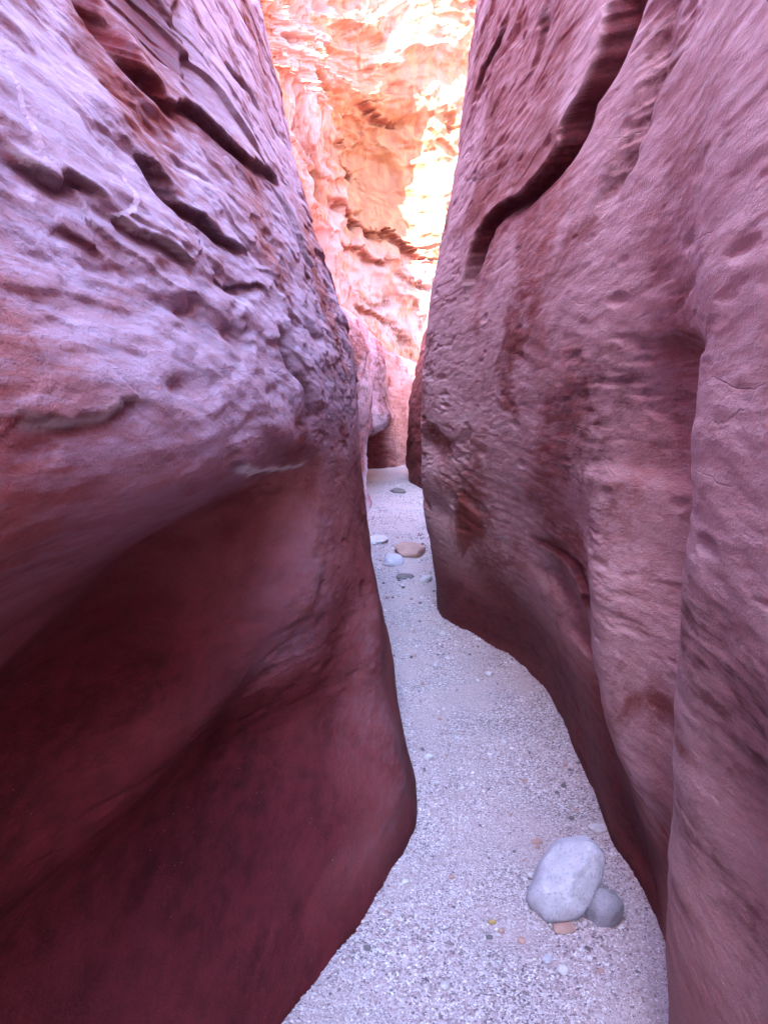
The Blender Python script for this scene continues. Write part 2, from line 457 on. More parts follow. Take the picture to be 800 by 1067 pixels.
# ------------------------------------------------------------------ left wall
LEFT = Wall(ZK, [
    (-8,  [-.70,-.70,-.72,-.75,-.78,-.72,-.60,-.66,-.85,-1.15,-1.45,-1.9,-2.4]),
    (0.0, [-.64,-.64,-.72,-.84,-.90,-.80,-.52,-.58,-.78,-1.08,-1.38,-1.8,-2.3]),
    (0.8, [-.50,-.50,-.62,-.76,-.82,-.70,-.40,-.47,-.68,-1.00,-1.30,-1.75,-2.25]),
    (1.2, [-.40,-.40,-.52,-.68,-.78,-.67,-.37,-.44,-.64,-.95,-1.25,-1.7,-2.2]),
    (1.67,[-.185,-.19,-.38,-.56,-.69,-.63,-.33,-.40,-.60,-.90,-1.20,-1.65,-2.15]),
    (2.2, [.03,.02,-.14,-.36,-.54,-.55,-.30,-.36,-.54,-.82,-1.10,-1.6,-2.1]),
    (2.6, [.14,.13,.04,-.10,-.29,-.38,-.28,-.32,-.48,-.75,-1.00,-1.5,-2.0]),
    (3.4, [.10,.09,.05,.00,-.10,-.22,-.23,-.27,-.42,-.66,-.90,-1.4,-1.9]),
    (4.4, [.01,.00,-.02,-.05,-.10,-.15,-.18,-.22,-.36,-.58,-.82,-1.3,-1.85]),
    (5.3, [-.05,-.06,-.08,-.10,-.13,-.16,-.18,-.20,-.32,-.54,-.80,-1.3,-1.9]),
    (6.7, [-.13,-.13,-.15,-.18,-.22,-.26,-.30,-.33,-.48,-.80,-1.15,-1.7,-2.2]),
    (8.0, [-.24,-.24,-.26,-.30,-.35,-.42,-.48,-.55,-.75,-1.1,-1.5,-2.0,-2.5]),
    (10., [-.9,-.9,-.9,-.95,-1.,-1.05,-1.1,-1.2,-1.4,-1.7,-2.0,-2.5,-3.0]),
], +1, 9.0)

def L(kind, pix, h, w, wall=None, **kw):
    if kind == 'ledge': h *= .42; kw.setdefault('under', .6); kw.setdefault('rough', .009)
    return dict(kind=kind, pts=(wall or LEFT).trace(pix), h=h, w=w, **kw)

left_lines = [
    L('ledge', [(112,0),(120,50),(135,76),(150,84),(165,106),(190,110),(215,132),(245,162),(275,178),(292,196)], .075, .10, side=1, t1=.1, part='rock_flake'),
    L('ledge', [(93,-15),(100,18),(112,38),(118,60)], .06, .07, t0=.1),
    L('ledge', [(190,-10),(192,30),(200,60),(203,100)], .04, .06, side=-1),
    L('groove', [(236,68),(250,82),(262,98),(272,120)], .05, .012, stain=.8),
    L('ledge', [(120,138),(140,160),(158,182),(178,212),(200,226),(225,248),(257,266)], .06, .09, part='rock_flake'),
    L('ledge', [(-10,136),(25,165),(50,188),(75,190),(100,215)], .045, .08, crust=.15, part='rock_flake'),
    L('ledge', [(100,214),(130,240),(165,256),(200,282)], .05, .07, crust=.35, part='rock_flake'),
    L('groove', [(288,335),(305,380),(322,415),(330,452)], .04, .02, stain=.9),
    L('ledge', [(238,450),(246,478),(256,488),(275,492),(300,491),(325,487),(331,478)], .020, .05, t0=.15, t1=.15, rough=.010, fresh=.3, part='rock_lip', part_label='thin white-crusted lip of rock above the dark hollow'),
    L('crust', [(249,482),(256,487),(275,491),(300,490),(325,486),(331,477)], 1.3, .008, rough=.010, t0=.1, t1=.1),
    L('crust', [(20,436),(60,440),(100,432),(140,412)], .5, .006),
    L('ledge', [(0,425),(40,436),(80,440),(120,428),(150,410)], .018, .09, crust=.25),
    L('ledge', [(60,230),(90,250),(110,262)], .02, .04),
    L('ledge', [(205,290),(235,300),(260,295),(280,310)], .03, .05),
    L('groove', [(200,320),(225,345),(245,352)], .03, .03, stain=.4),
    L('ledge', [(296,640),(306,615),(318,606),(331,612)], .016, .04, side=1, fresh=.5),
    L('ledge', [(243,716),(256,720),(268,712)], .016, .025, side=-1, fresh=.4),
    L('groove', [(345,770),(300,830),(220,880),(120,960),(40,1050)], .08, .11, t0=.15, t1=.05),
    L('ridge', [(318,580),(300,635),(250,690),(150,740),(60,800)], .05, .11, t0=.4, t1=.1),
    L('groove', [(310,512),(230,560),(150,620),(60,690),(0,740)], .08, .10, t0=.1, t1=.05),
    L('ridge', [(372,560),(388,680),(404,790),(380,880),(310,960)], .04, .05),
    L('patina_lit', [(340,540),(312,600),(296,650),(262,700),(215,730)], .40, .09, t0=.05),  # lit lobe painted paler
    L('patina_lit', [(372,600),(390,700),(412,800),(395,870),(330,950),(300,1000)], .40, .06),  # lit facet along the nose painted paler
    L('shade_red', [(160,-15),(172,35),(184,85)], .9, .10, t0=.02), L('groove', [(160,-15),(172,35),(184,85)], .06, .10, t0=.02),
    L('shade_red', [(262,435),(290,465),(322,478)], .5, .04),
    L('groove', [(355,640),(362,690),(368,740)], .012, .02),
]
def left_extra(Y, Z):
    A, B = Y*ASP, Z
    # second scoop low down, running down towards the viewer, and the ribs between the scoops
    def blob(y, z, ry, rz, rot=0.0):
        a = (Y-y); b = (Z-z); c, s_ = math.cos(rot), math.sin(rot)
        u = (a*c + b*s_)/ry; v = (-a*s_ + b*c)/rz
        return np.exp(-(u*u + v*v))
    D = -0.13*blob(2.15, .42, .55, .17, 0.15) - 0.10*blob(1.35, .55, .5, .22, -.2)
    D += 0.10*blob(2.2, .80, .75, .12, 0.35) + 0.05*blob(1.25, .98, .45, .10, .3)
    D -= 0.07*blob(2.2, 1.18, .8, .12, .1)
    D -= .022*pits(A*22, B*13, 301, .2, .5, .45)*blob(2.5, .80, .35, .16)
    # pitted, spalled band above the crest
    rub = sstep(1.35, 1.55, Z)*(1-sstep(2.1, 2.6, Z))*sstep(.9, 1.6, Y)
    D += 0.028*rub*np.abs(fbm(A*8, B*6, 901, 4)) - 0.02*rub*pits(A*9, B*7, 77, .15, .5, .5)
    # dark red painted into the undercut scoops to deepen their shade
    SHADE = (1-sstep(.80, 1.40, Z + .16*fbm(A*2, B*2, 66, 4)))*(1-sstep(2.4, 3.6, Y)*0.5)
    ST = (0.9*np.exp(-((Y-4.2)/.9)**2-((Z-1.65)/.22)**2))
    return D, SHADE, ST
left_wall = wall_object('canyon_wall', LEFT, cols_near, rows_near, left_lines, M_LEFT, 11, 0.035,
    lambda y, z: sstep(1.45, 1.9, z), lambda y: 9.7 + 0.3*np.sin(y*0.9) + 1.8*np.exp(-((y-.5)/4.5)**2),  # unseen rim raised near the camera to keep sun off the right wall
    lambda y, z: 0.12 + 0.88*sstep(1.05, 1.9, z), left_extra, rough=0.5)  # patina thinned low down, which also paints in the undercut's shade
set_props(left_wall, 'dark red sandstone wall on the left with scooped undercut base and lavender flaking upper face', 'rock wall')

# ------------------------------------------------------------------ right wall
RIGHT = Wall(ZK, [
    (-8,  [.70,.70,.68,.67,.66,.66,.67,.69,.78,.95,1.15,1.6,2.2]),
    (0.0, [.56,.55,.54,.53,.53,.54,.56,.58,.66,.82,1.02,1.45,2.0]),
    (0.8, [.54,.53,.52,.51,.51,.52,.54,.57,.65,.79,.99,1.4,1.9]),
    (1.2, [.58,.57,.56,.55,.55,.56,.57,.59,.65,.78,.97,1.35,1.85]),
    (1.5, [.645,.64,.625,.61,.60,.60,.605,.615,.66,.77,.95,1.3,1.8]),
    (1.68,[.77,.765,.755,.74,.725,.705,.68,.66,.68,.785,.95,1.28,1.75]),
    (1.95,[.80,.79,.78,.77,.76,.74,.71,.685,.69,.78,.93,1.25,1.7]),
    (2.4, [.81,.80,.77,.75,.73,.70,.67,.66,.67,.75,.89,1.2,1.6]),
    (3.0, [.85,.84,.81,.78,.73,.68,.64,.61,.61,.69,.82,1.1,1.5]),
    (3.75,[.87,.855,.82,.78,.70,.62,.56,.53,.53,.61,.74,1.0,1.4]),
    (4.4, [.77,.755,.72,.66,.56,.48,.43,.42,.43,.53,.67,.95,1.35]),
    (5.4, [.41,.40,.385,.35,.29,.27,.26,.27,.31,.46,.60,.9,1.3]),
    (6.2, [.50,.50,.48,.45,.40,.38,.38,.40,.46,.62,.78,1.1,1.5]),
    (7.5, [.62,.62,.6,.58,.55,.55,.55,.57,.65,.8,1.0,1.3,1.7]),
    (10., [1.1,1.1,1.1,1.1,1.1,1.1,1.1,1.15,1.2,1.35,1.5,1.8,2.2]),
], -1, 7.0)
R = RIGHT
right_lines = [
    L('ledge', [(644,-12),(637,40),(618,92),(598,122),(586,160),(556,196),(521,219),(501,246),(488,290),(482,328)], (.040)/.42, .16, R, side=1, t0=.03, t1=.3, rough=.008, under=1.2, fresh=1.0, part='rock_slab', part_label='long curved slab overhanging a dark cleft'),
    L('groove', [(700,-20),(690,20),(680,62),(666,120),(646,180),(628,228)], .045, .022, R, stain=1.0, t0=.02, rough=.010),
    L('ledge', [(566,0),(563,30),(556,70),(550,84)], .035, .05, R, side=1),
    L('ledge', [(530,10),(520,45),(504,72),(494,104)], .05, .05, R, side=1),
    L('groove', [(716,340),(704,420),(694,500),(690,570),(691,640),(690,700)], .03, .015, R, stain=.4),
    L('stain', [(612,350),(606,420),(600,470),(590,520)], .95, .10, R),  # red streak that also paints the shade of the hollow
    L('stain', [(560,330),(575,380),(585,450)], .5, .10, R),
    L('stain', [(735,670),(750,750),(790,850)], 1.0, .10, R, t0=.05),  # underside hollow, its shade painted along with the streaks
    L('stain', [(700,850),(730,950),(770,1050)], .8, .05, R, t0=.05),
    L('stain', [(560,570),(590,600),(612,640)], .9, .05, R),  # shadow of the hollow painted in dark red
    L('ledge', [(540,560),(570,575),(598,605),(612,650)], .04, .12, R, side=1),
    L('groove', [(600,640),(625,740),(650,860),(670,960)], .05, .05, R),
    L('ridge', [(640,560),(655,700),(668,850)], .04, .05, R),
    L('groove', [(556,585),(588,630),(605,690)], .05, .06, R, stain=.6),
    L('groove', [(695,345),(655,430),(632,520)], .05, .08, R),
    L('patina_lit', [(640,520),(655,640),(664,760),(674,900)], .9, .05, R),  # lit rib painted paler
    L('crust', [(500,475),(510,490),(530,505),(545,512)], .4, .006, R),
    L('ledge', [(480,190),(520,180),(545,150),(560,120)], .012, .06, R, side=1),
]
def right_extra(Y, Z):
    A, B = Y*ASP, Z
    def blob(y, z, ry, rz, rot=0.0):
        a = (Y-y); b = (Z-z); c, s_ = math.cos(rot), math.sin(rot)
        u = (a*c + b*s_)/ry; v = (-a*s_ + b*c)/rz
        return np.exp(-(u*u + v*v))
    D = -0.09*blob(1.95, 1.35, .28, .5, 0) - 0.05*blob(3.2, .95, .7, .22, 0)
    D -= 0.09*blob(1.08, .75, .22, .28, 0)
    D += 0.04*blob(2.35, .9, .22, .6, 0)
    D -= 0.05*blob(4.9, 1.25, .4, .12) + .05*blob(5.0, .85, .3, .1)
    al = sstep(4.0, 4.6, Y)*(1-sstep(5.4, 5.8, Y))*(1-sstep(1.6, 2.0, Z))*sstep(.5, .8, Z)
    D -= 0.10*al*np.clip(fbm(A*5, B*5, 55, 4)-.12, 0, 1)
    wob = .5*fbm(A*20, B*18, 91, 3)
    for q, rr in (((630,514), .020), ((673,526), .024), ((655,600), .014), ((484,452), .05), ((468,520), .055), ((500,470), .035)):
        yy, zz = RIGHT.survey(*q); dy = (Y-yy)/(1.8*rr); dz = (Z-zz)/rr
        D -= .8*rr*np.clip(1.15 - np.sqrt(dy*dy + dz*dz + .8*dy*dz) + wob, 0, 1)
    SHADE = 0.85*(1-sstep(.2, .75, Z + .1*fbm(A*2, B*2, 67, 3)))*sstep(1.6, 2.1, Y)  # dark red painted on the undercut foot to strengthen its shading
    return D, SHADE, np.zeros_like(D)
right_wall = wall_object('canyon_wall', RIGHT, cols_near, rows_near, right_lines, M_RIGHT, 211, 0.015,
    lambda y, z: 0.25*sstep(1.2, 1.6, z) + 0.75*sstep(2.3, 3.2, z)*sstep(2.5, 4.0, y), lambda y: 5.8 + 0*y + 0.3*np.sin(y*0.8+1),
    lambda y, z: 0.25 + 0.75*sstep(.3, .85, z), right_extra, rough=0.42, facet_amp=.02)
set_props(right_wall, 'tall pinkish sandstone wall on the right with a long curved ledge and streaked smooth face', 'rock wall')

# ------------------------------------------------------------------ fins and the bend beyond
def fin(stations, zk, side, y0, y1, n, top, mat, seed, label, slab=0.05, lines=(), pat=0.6, stain=None, zlow=-0.3):
    w = Wall(zk, stations, side, top)
    rows = np.concatenate((np.arange(zlow, 5.0, 0.022), np.linspace(5.0, zk[-1], 40)))
    cols = np.linspace(y0, y1, n)
    return set_props(wall_object('rock_fin', w, cols, rows, [dict(l, pts=w.trace(l['pix'])) for l in lines], mat, seed, slab,
        lambda y, z: 0.4 + 0*z, lambda y: top + 0*y, lambda y, z: pat + 0*z,
        (lambda Y, Z: (0*Y, stain(Y, Z), 0*Y)) if stain else None, rough=1.3), label, 'rock fin')

ZF = [-0.4, 0, .4, .8, 1.2, 1.7, 2.3, 2.7, 3.0, 3.4, 4.5, 6, 9]
fin_left = fin([
    (8.0, [-.9,-.9,-.9,-.9,-.9,-.9,-.95,-1.,-1.2,-1.5,-1.9,-2.3,-3]),
    (9.6, [-.42,-.42,-.45,-.45,-.42,-.38,-.38,-.45,-.9,-1.7,-2.0,-2.3,-2.9]),
    (10.6,[-.20,-.20,-.28,-.27,-.24,-.20,-.20,-.28,-.75,-1.7,-2.0,-2.3,-2.8]),
    (11.4,[-.18,-.18,-.30,-.30,-.24,-.20,-.22,-.32,-.8,-1.7,-2.0,-2.3,-2.8]),
    (12.0,[-.7,-.7,-.75,-.75,-.65,-.6,-.6,-.7,-.9,-1.3,-1.8,-2.2,-3]),
    (12.8,[-1.4]*9+[-1.7,-2.1,-2.6,-3.2]),
], ZF, +1, 8.0, 12.8, 200, 9.0, M_LEFT, 411, 'lavender rock fin with a rounded shoulder just past the left wall',
  pat=.8, stain=lambda Y, Z: .7*np.exp(-((Z-1.3)/.5)**2))
fin_cave = fin([
    (12.0,[-2.8,-2.8,-2.8,-2.4,-.9,-.6,-.5,-.6,-.9,-1.6,-2.2,-2.5,-3]),
    (12.8,[-3.0,-3.0,-3.0,-2.4,-.10,-.10,-.08,-.15,-.5,-1.4,-2.2,-2.5,-3]),
    (14.0,[-3.0,-3.0,-3.0,-2.2,.05,.06,.05,-.05,-.4,-1.3,-2.2,-2.5,-3]),
    (14.9,[-3.0,-3.0,-2.8,-2.0,.06,.06,.05,-.05,-.4,-1.3,-2.2,-2.5,-3]),
    (15.8,[-2.8,-2.8,-2.6,-1.6,.06,.06,.05,-.05,-.4,-1.3,-2.2,-2.5,-3]),
    (16.4,[-1.4,-1.4,-1.2,-.6,.02,.0,-.05,-.2,-.6,-1.5,-2.3,-2.6,-3]),
    (17.2,[-.6]*8+[-1.1,-1.8,-2.4,-2.8,-3.3]),
], ZF, +1, 12.0, 17.2, 220, 9.6, M_LEFT, 511, 'pinkish rock fin with a black hollow at its foot', pat=1.0,
  stain=lambda Y, Z: (1-sstep(.8, 1.15, Z))*(1-sstep(16.6, 17.0, Y)))  # inside of the hollow painted dark to deepen its shade

fin_bend = fin([
    (15.8,[-1.2]*8+[-1.4,-1.7,-2.2,-2.6,-3.2]),
    (16.6,[.15,.15,.12,.1,.1,.1,.05,-.1,-.4,-1.2,-2.2,-2.6,-3.2]),
    (17.2,[.62,.60,.50,.45,.48,.5,.40,.2,-.2,-1.1,-2.2,-2.6,-3.2]),
    (17.8,[1.05,1.0,.9,.85,.88,.9,.75,.5,.0,-1.0,-2.2,-2.6,-3.2]),
    (18.6,[1.3,1.3,1.2,1.2,1.2,1.2,1.0,.7,.1,-1.0,-2.2,-2.6,-3.2]),
    (19.4,[1.0]*8+[.2,-1.0,-2.2,-2.6,-3.2]),
], ZF, +1, 15.8, 19.4, 200, 9.0, M_RIGHT, 711, 'low mauve red shoulder of rock closing the end of the path', pat=.5,
  stain=lambda Y, Z: np.maximum(.55*(1-sstep(.5, 1.6, Z)), (1-sstep(1.1, 1.4, Z))*(1-sstep(16.4, 16.8, Y))))  # face at the back of the hollow painted dark for its shade
fin_right = fin([
    (11.0,[1.6]*8+[1.7,1.8,2.1,2.5,3]),
    (13.2,[.62,.62,.60,.6,.62,.66,.74,.8,.86,.95,1.3,1.8,2.6]),
    (14.4,[.47,.47,.46,.45,.45,.50,.6,.68,.76,.86,1.2,1.7,2.5]),
    (15.0,[.48,.48,.47,.46,.48,.54,.64,.72,.8,.9,1.25,1.75,2.5]),
    (15.6,[1.0]*6+[1.05,1.1,1.2,1.3,1.6,2,2.7]),
    (17.0,[1.8]*8+[1.9,2,2.3,2.7,3.2]),
], ZF, -1, 11.0, 17.0, 200, 7.5, M_RIGHT, 611, 'narrow dark red rock fin edging the path before the bend on the right',
  pat=.3, stain=lambda Y, Z: .8*(1-sstep(1.4, 2.6, Z)))

# the sunlit wall that closes the view: a curve in plan, leaning back a little
def far_wall():
    kx = np.array([-7, -4, -2.6, -1.75, -1.0, -.3, .4, 1.2, 2.2, 3.6, 6, 9.])
    ky = np.array([9.5, 11, 12.8, 14.4, 16.4, 18.0, 18.9, 19.5, 20.1, 20.8, 21.5, 22.])
    p = pchip(np.arange(12), np.stack((kx, ky), -1), np.linspace(0, 11, 3000))
    s = np.concatenate(([0], np.cumsum(np.hypot(*np.diff(p, axis=0).T))))
    S = np.linspace(0, s[-1], 620)
    px = np.interp(S, s, p[:,0]); py = np.interp(S, s, p[:,1])
    tx = np.gradient(px, S); ty = np.gradient(py, S); l = np.hypot(tx, ty); tx /= l; ty /= l
    nx, ny = ty, -tx                     # towards the canyon
    z = np.concatenate((np.arange(-.4, 13.5, .028), np.linspace(13.5, 16, 20)))
    SS, Z = np.meshgrid(S, z)
    BX = lambda zz: -0.05*zz
    def project(sv, zv, d):
        i = np.interp(sv, S, np.arange(len(S))); a = np.interp(sv, S, px) + np.interp(sv, S, nx)*d; b = np.interp(sv, S, py) + np.interp(sv, S, ny)*d
        return a, b
    # survey
    d0 = -0.06*Z
    Xg = px[None]+nx[None]*d0; Yg = py[None]+ny[None]*d0
    yc = Yg*SP + (Z-EYE)*CP; zc = Yg*CP - (Z-EYE)*SP
    U = 400 + FPX*Xg/zc; V = 533.5 - FPX*yc/zc
    def sv(q):
        k = np.argmin((U-q[0])**2 + (V-q[1])**2); return (SS.ravel()[k]*FA, Z.ravel()[k])
    FA = 0.6
    A, B = SS*FA, Z
    def T(kind, pix, h, w, **kw): return dict(kind=kind, edge=.03, fresh=.9, under=1.2, pts=[sv(q) for q in pix], h=h, w=w, **kw)
    lines = [
        T('ledge', [(340,196),(355,208),(372,222),(385,236),(400,240),(412,238),(425,252),(436,262),(450,282)], .14, .5, rough=.10),
        T('ledge', [(352,246),(368,256),(380,258),(392,268),(402,272),(412,262)], .10, .3, rough=.06),
        T('groove', [(362,284),(372,300),(388,315),(402,318),(412,310),(416,298)], .14, .06, stain=1, rough=.06),
        T('ledge', [(372,314),(392,328),(414,336)], .08, .3, rough=.06),
        T('groove', [(414,280),(426,292),(436,296),(450,306)], .12, .05, stain=1, rough=.08),
        T('groove', [(404,326),(418,342),(432,362)], .10, .05, stain=1, rough=.08),
        T('groove', [(366,330),(384,350),(398,380)], .10, .05, stain=.8, rough=.08),
        T('groove', [(316,100),(322,140),(330,180),(338,220)], .25, .10, stain=.8),
        T('groove', [(330,0),(336,40),(340,90)], .25, .12, stain=.7),
        T('groove', [(305,60),(312,120),(318,160)], .2, .10, stain=.5),
        T('groove', [(322,150),(330,156),(337,180),(342,215)], .25, .07, stain=.9),
        T('ledge', [(352,140),(366,152),(384,170),(400,182)], .16, .5, rough=.10),
        T('ledge', [(380,60),(396,80),(415,100),(432,110)], .12, .4, side=1, rough=.10),
        T('groove', [(470,110),(474,125),(477,140)], .2, .06, stain=.8),
    ]
    D, CR, ST, PA, MK, SHD = apply_lines(A, B, lines)
    c = sv((402, 150))
    D -= 1.1*np.exp(-((A-c[0])/.75)**2 - ((B-c[1])/1.5)**2)
    wr = fbm(A*.5, B*.35, 31, 4)
    n = B*.7 + wr*2.6 + A*.4
    D += .12*sstep(-.1, .35, fbm(A*.5, B*.4, 33, 3))*(1-(n-np.floor(n)))**1.5
    n = B*1.9 + wr*4 - A*.6
    D += .035*sstep(-.1, .3, fbm(A*1.1, B*.8, 34, 3))*(1-(n-np.floor(n)))**1.5
    # upright flutes on the left part
    fl = np.exp(-((A-sv((325, 120))[0])/1.1)**2)
    D += .45*fl*fbm(A*3, B*.45, 35, 4)
    wx = A*1.2 + .3*fbm(A*1.5, B*1.2, 51, 3); wy = B*.8 + A*.5 + .3*fbm(A*1.5+9, B*1.2, 52, 3)
    D += .55*facets(wx, wy, 53) + .20*facets(wx*2.6, wy*2.6, 54) + .06*facets(wx*6, wy*6, 55)
    D += .10*fbm(A*1.1, B*.8, 36, 3) + .03*fbm(A*4, B*2, 37, 5)
    D -= .15*np.clip(fbm(A*3, B*1.6, 38, 4)-.15, 0, 1)
    D = D + d0
    X = px[None]+nx[None]*D; Y = py[None]+ny[None]*D
    # unseen rim, cut low on the left to let the sun in, and plateau
    rim = np.interp(px, [-4, -1.75, -1.0, 0, 1.5, 3], [9.4, 9.6, 10.6, 12.2, 15, 16])[None]
    ZZ = np.where(Z > 8, 8 + (Z-8)*(rim-8)/8, Z)
    rows = [(X, Y, ZZ)]
    for dd, dz in ((-.4, .25), (-1.2, .5), (-4, .8), (-14, 1.2)):
        rows.append((X[-1:]+nx[None]*dd, Y[-1:]+ny[None]*dd, ZZ[-1:]+dz))
    X, Y, ZZ = (np.vstack([r[k] for r in rows]) for k in range(3))
    o = mesh_obj('canyon_wall', np.stack((X, Y, ZZ), -1).reshape(-1, 3), grid_faces(*X.shape), M_FAR)
    ex = X.size - D.size
    add_attr(o, 'crust', np.concatenate((CR.ravel(), np.zeros(ex)))); add_attr(o, 'stain', np.concatenate((ST.ravel(), np.zeros(ex))))
    add_attr(o, 'shade_red', np.concatenate((SHD.ravel(), np.zeros(ex))))
    PT = np.clip(0.35 + .65*(1-sstep(3, 6.5, B)) + .3*fl - .9*np.exp(-((A-c[0])/.9)**2 - ((B-c[1])/1.8)**2), 0, 1)
    add_attr(o, 'patina_lit', np.concatenate((np.broadcast_to(PT, D.shape).ravel(), np.zeros(ex))))
    return set_props(o, 'sunlit orange sandstone wall closing off the far bend of the canyon', 'rock wall')
far = far_wall()

# ------------------------------------------------------------------ canyon floor
def ground_h(x, y):
    h = floor_z(x, y)
    h = h + 0.018*fbm(x*1.3, y*0.9, 71, 3) + 0.011*fbm(x*6, y*5, 72, 3)
    # sand banked against the feet of the walls
    xl = LEFT.f(np.clip(y, -7, 9.9), np.zeros_like(y)); xr = RIGHT.f(np.clip(y, -7, 9.9), np.zeros_like(y))
    bk = np.clip(1 + 1.6*fbm(x*2.0+3, y*1.6, 74, 2), .2, 2.2)
    h = h + bk*(0.035*np.exp(-np.abs(x-xl)/0.09) + 0.03*np.exp(-np.abs(x-xr)/0.09))
    h = h + 0.03*np.exp(-((x-.62)/.10)**2-((y-1.72)/.09)**2) - 0.02*np.exp(-((x-.50)/.10)**2-((y-2.0)/.12)**2)
    return h

def gravel_ground_material():
    g = G('gravel_bed')
    o = g.map((1, 1, 1))
    v1 = g.new('ShaderNodeTexVoronoi', feature='F1'); g.l.new(o, v1.inputs['Vector']); v1.inputs['Scale'].default_value = 150
    v2 = g.voro(o, 75)
    big = g.noise(o, 2.2, 4, .5)
    hs = g.new('ShaderNodeSeparateColor'); g.l.new(v1.outputs['Color'], hs.inputs[0])
    c = g.ramp(hs.outputs[0], [(0, (.16, .11, .12)), (.3, (.34, .25, .27)), (.6, (.52, .41, .44)), (.85, (.66, .57, .60)), (1, (.80, .76, .80))])
    c = g.mix(g.math('MULTIPLY', g.range(big, .38, .60), .75), c, (.56, .42, .43))
    g.l.new(c, g.b.inputs['Base Color']); g.b.inputs['Roughness'].default_value = .9
    n = g.bump(g.math('SUBTRACT', 1.0, v1.outputs['Distance']), .8, .006)
    n = g.bump(g.math('SUBTRACT', 1.0, v2), .4, .008, n)
    g.l.new(n, g.b.inputs['Normal'])
    return g.m
M_BED = gravel_ground_material()
gx = np.concatenate((np.linspace(-40, -3, 12), np.linspace(-2.6, 2.8, 270), np.linspace(3.2, 40, 12)))
gy = np.concatenate((np.linspace(-40, 0, 14), np.linspace(.3, 8, 380), np.linspace(8.1, 24, 160), np.linspace(26, 60, 8)))
GX, GY = np.meshgrid(gx, gy)
ground = mesh_obj('ground', np.stack((GX, GY, ground_h(GX, GY)), -1).reshape(-1, 3), grid_faces(*GX.shape), M_BED)
set_props(ground, 'gravelly canyon floor winding between the walls', None, None, 'structure')

# ------------------------------------------------------------------ stones
def stone_material(name, base, dark, rough=.75, speck=.5, scale=60):
    g = G(name); o = g.map((1, 1, 1))
    n1 = g.noise(o, scale, 5, .6); n2 = g.noise(o, scale*.18, 4, .55)
    c = g.mix(g.range(n2, .35, .65), base, tuple(b*.82 for b in base))
    c = g.mix(g.math('MULTIPLY', g.range(n1, .54, .66), speck), c, dark)
    g.l.new(c, g.b.inputs['Base Color']); g.b.inputs['Roughness'].default_value = rough
    n = g.bump(n1, .8, .006); n = g.bump(n2, .5, .012, n); n = g.bump(g.noise(o, scale*5, 3), .3, .0015, n)
    g.l.new(n, g.b.inputs['Normal']); return g.m
M_GREY = stone_material('grey_stone', (.62, .56, .65), (.22, .20, .25), .8, .45, 130)
M_SLATE = stone_material('slate_stone', (.36, .32, .37), (.15, .13, .16), .8, .5, 110)
M_PALE = stone_material('pale_stone', (.66, .59, .62), (.38, .32, .34), .8, .3, 60)
M_PINK = stone_material('pink_stone', (.50, .29, .25), (.30, .15, .13), .8, .35, 60)
M_DARK = stone_material('dark_stone', (.17, .14, .15), (.08, .07, .08), .7, .35, 60)
M_OCHRE = stone_material('ochre_leaf', (.50, .32, .12), (.28, .17, .07), .8, .35, 60)

def ico(sub):
    import bmesh
    bm = bmesh.new(); bmesh.ops.create_icosphere(bm, subdivisions=sub, radius=1)
    v = np.array([x.co[:] for x in bm.verts]); f = np.array([[q.index for q in p.verts] for p in bm.faces]); bm.free()
    return v, f
I5, I4, I3, I1 = ico(5), ico(4), ico(3), ico(1)

def rot(v, rx, ry, rz):
    for ax, a in ((0, rx), (1, ry), (2, rz)):
        c, s = math.cos(a), math.sin(a); i, j = [(1, 2), (2, 0), (0, 1)][ax]
        w = v.copy(); w[:, i] = c*v[:, i] - s*v[:, j]; w[:, j] = s*v[:, i] + c*v[:, j]; v = w
    return v

def stone(name, label, cat, at, size, mat, seed, angles=(0, 0, 0), box=2.4, lump=.10, facets=6, base=I4, sink=.25, group=None):
    v, f = base; v = v.copy(); r = np.random.default_rng(seed)
    v /= (np.abs(v)**box).sum(1, keepdims=True)**(1/box)            # between a ball and a block
    for _ in range(facets):                                         # worn flats
        n = r.normal(size=3); n /= np.linalg.norm(n); d = r.uniform(.62, .9)
        ex = np.maximum(v@n - d, 0); v -= .8*ex[:, None]*n
    v *= (1 + lump*fbm(v[:, 0]*1.3+seed, v[:, 1]*1.3+v[:, 2]*1.7, seed, 4))[:, None]
    v = rot(v*np.asarray(size), *angles)
    zmin = v[:, 2].min(); hgt = v[:, 2].max()-zmin
    x, y = at
    v[:, 2] -= zmin + sink*hgt
    o = mesh_obj(name, v, f, mat)
    o.location = (x, y, float(ground_h(np.array([x]), np.array([y]))[0]))
    return set_props(o, label, cat, group)

def floor_at(px, py):
    d = sight(px, py); t = np.geomspace(.5, 60, 8000)
    z = EYE + d[2]*t; k = np.argmax(z <= ground_h(d[0]*t, d[1]*t))
    return float(d[0]*t[k]), float(d[1]*t[k])

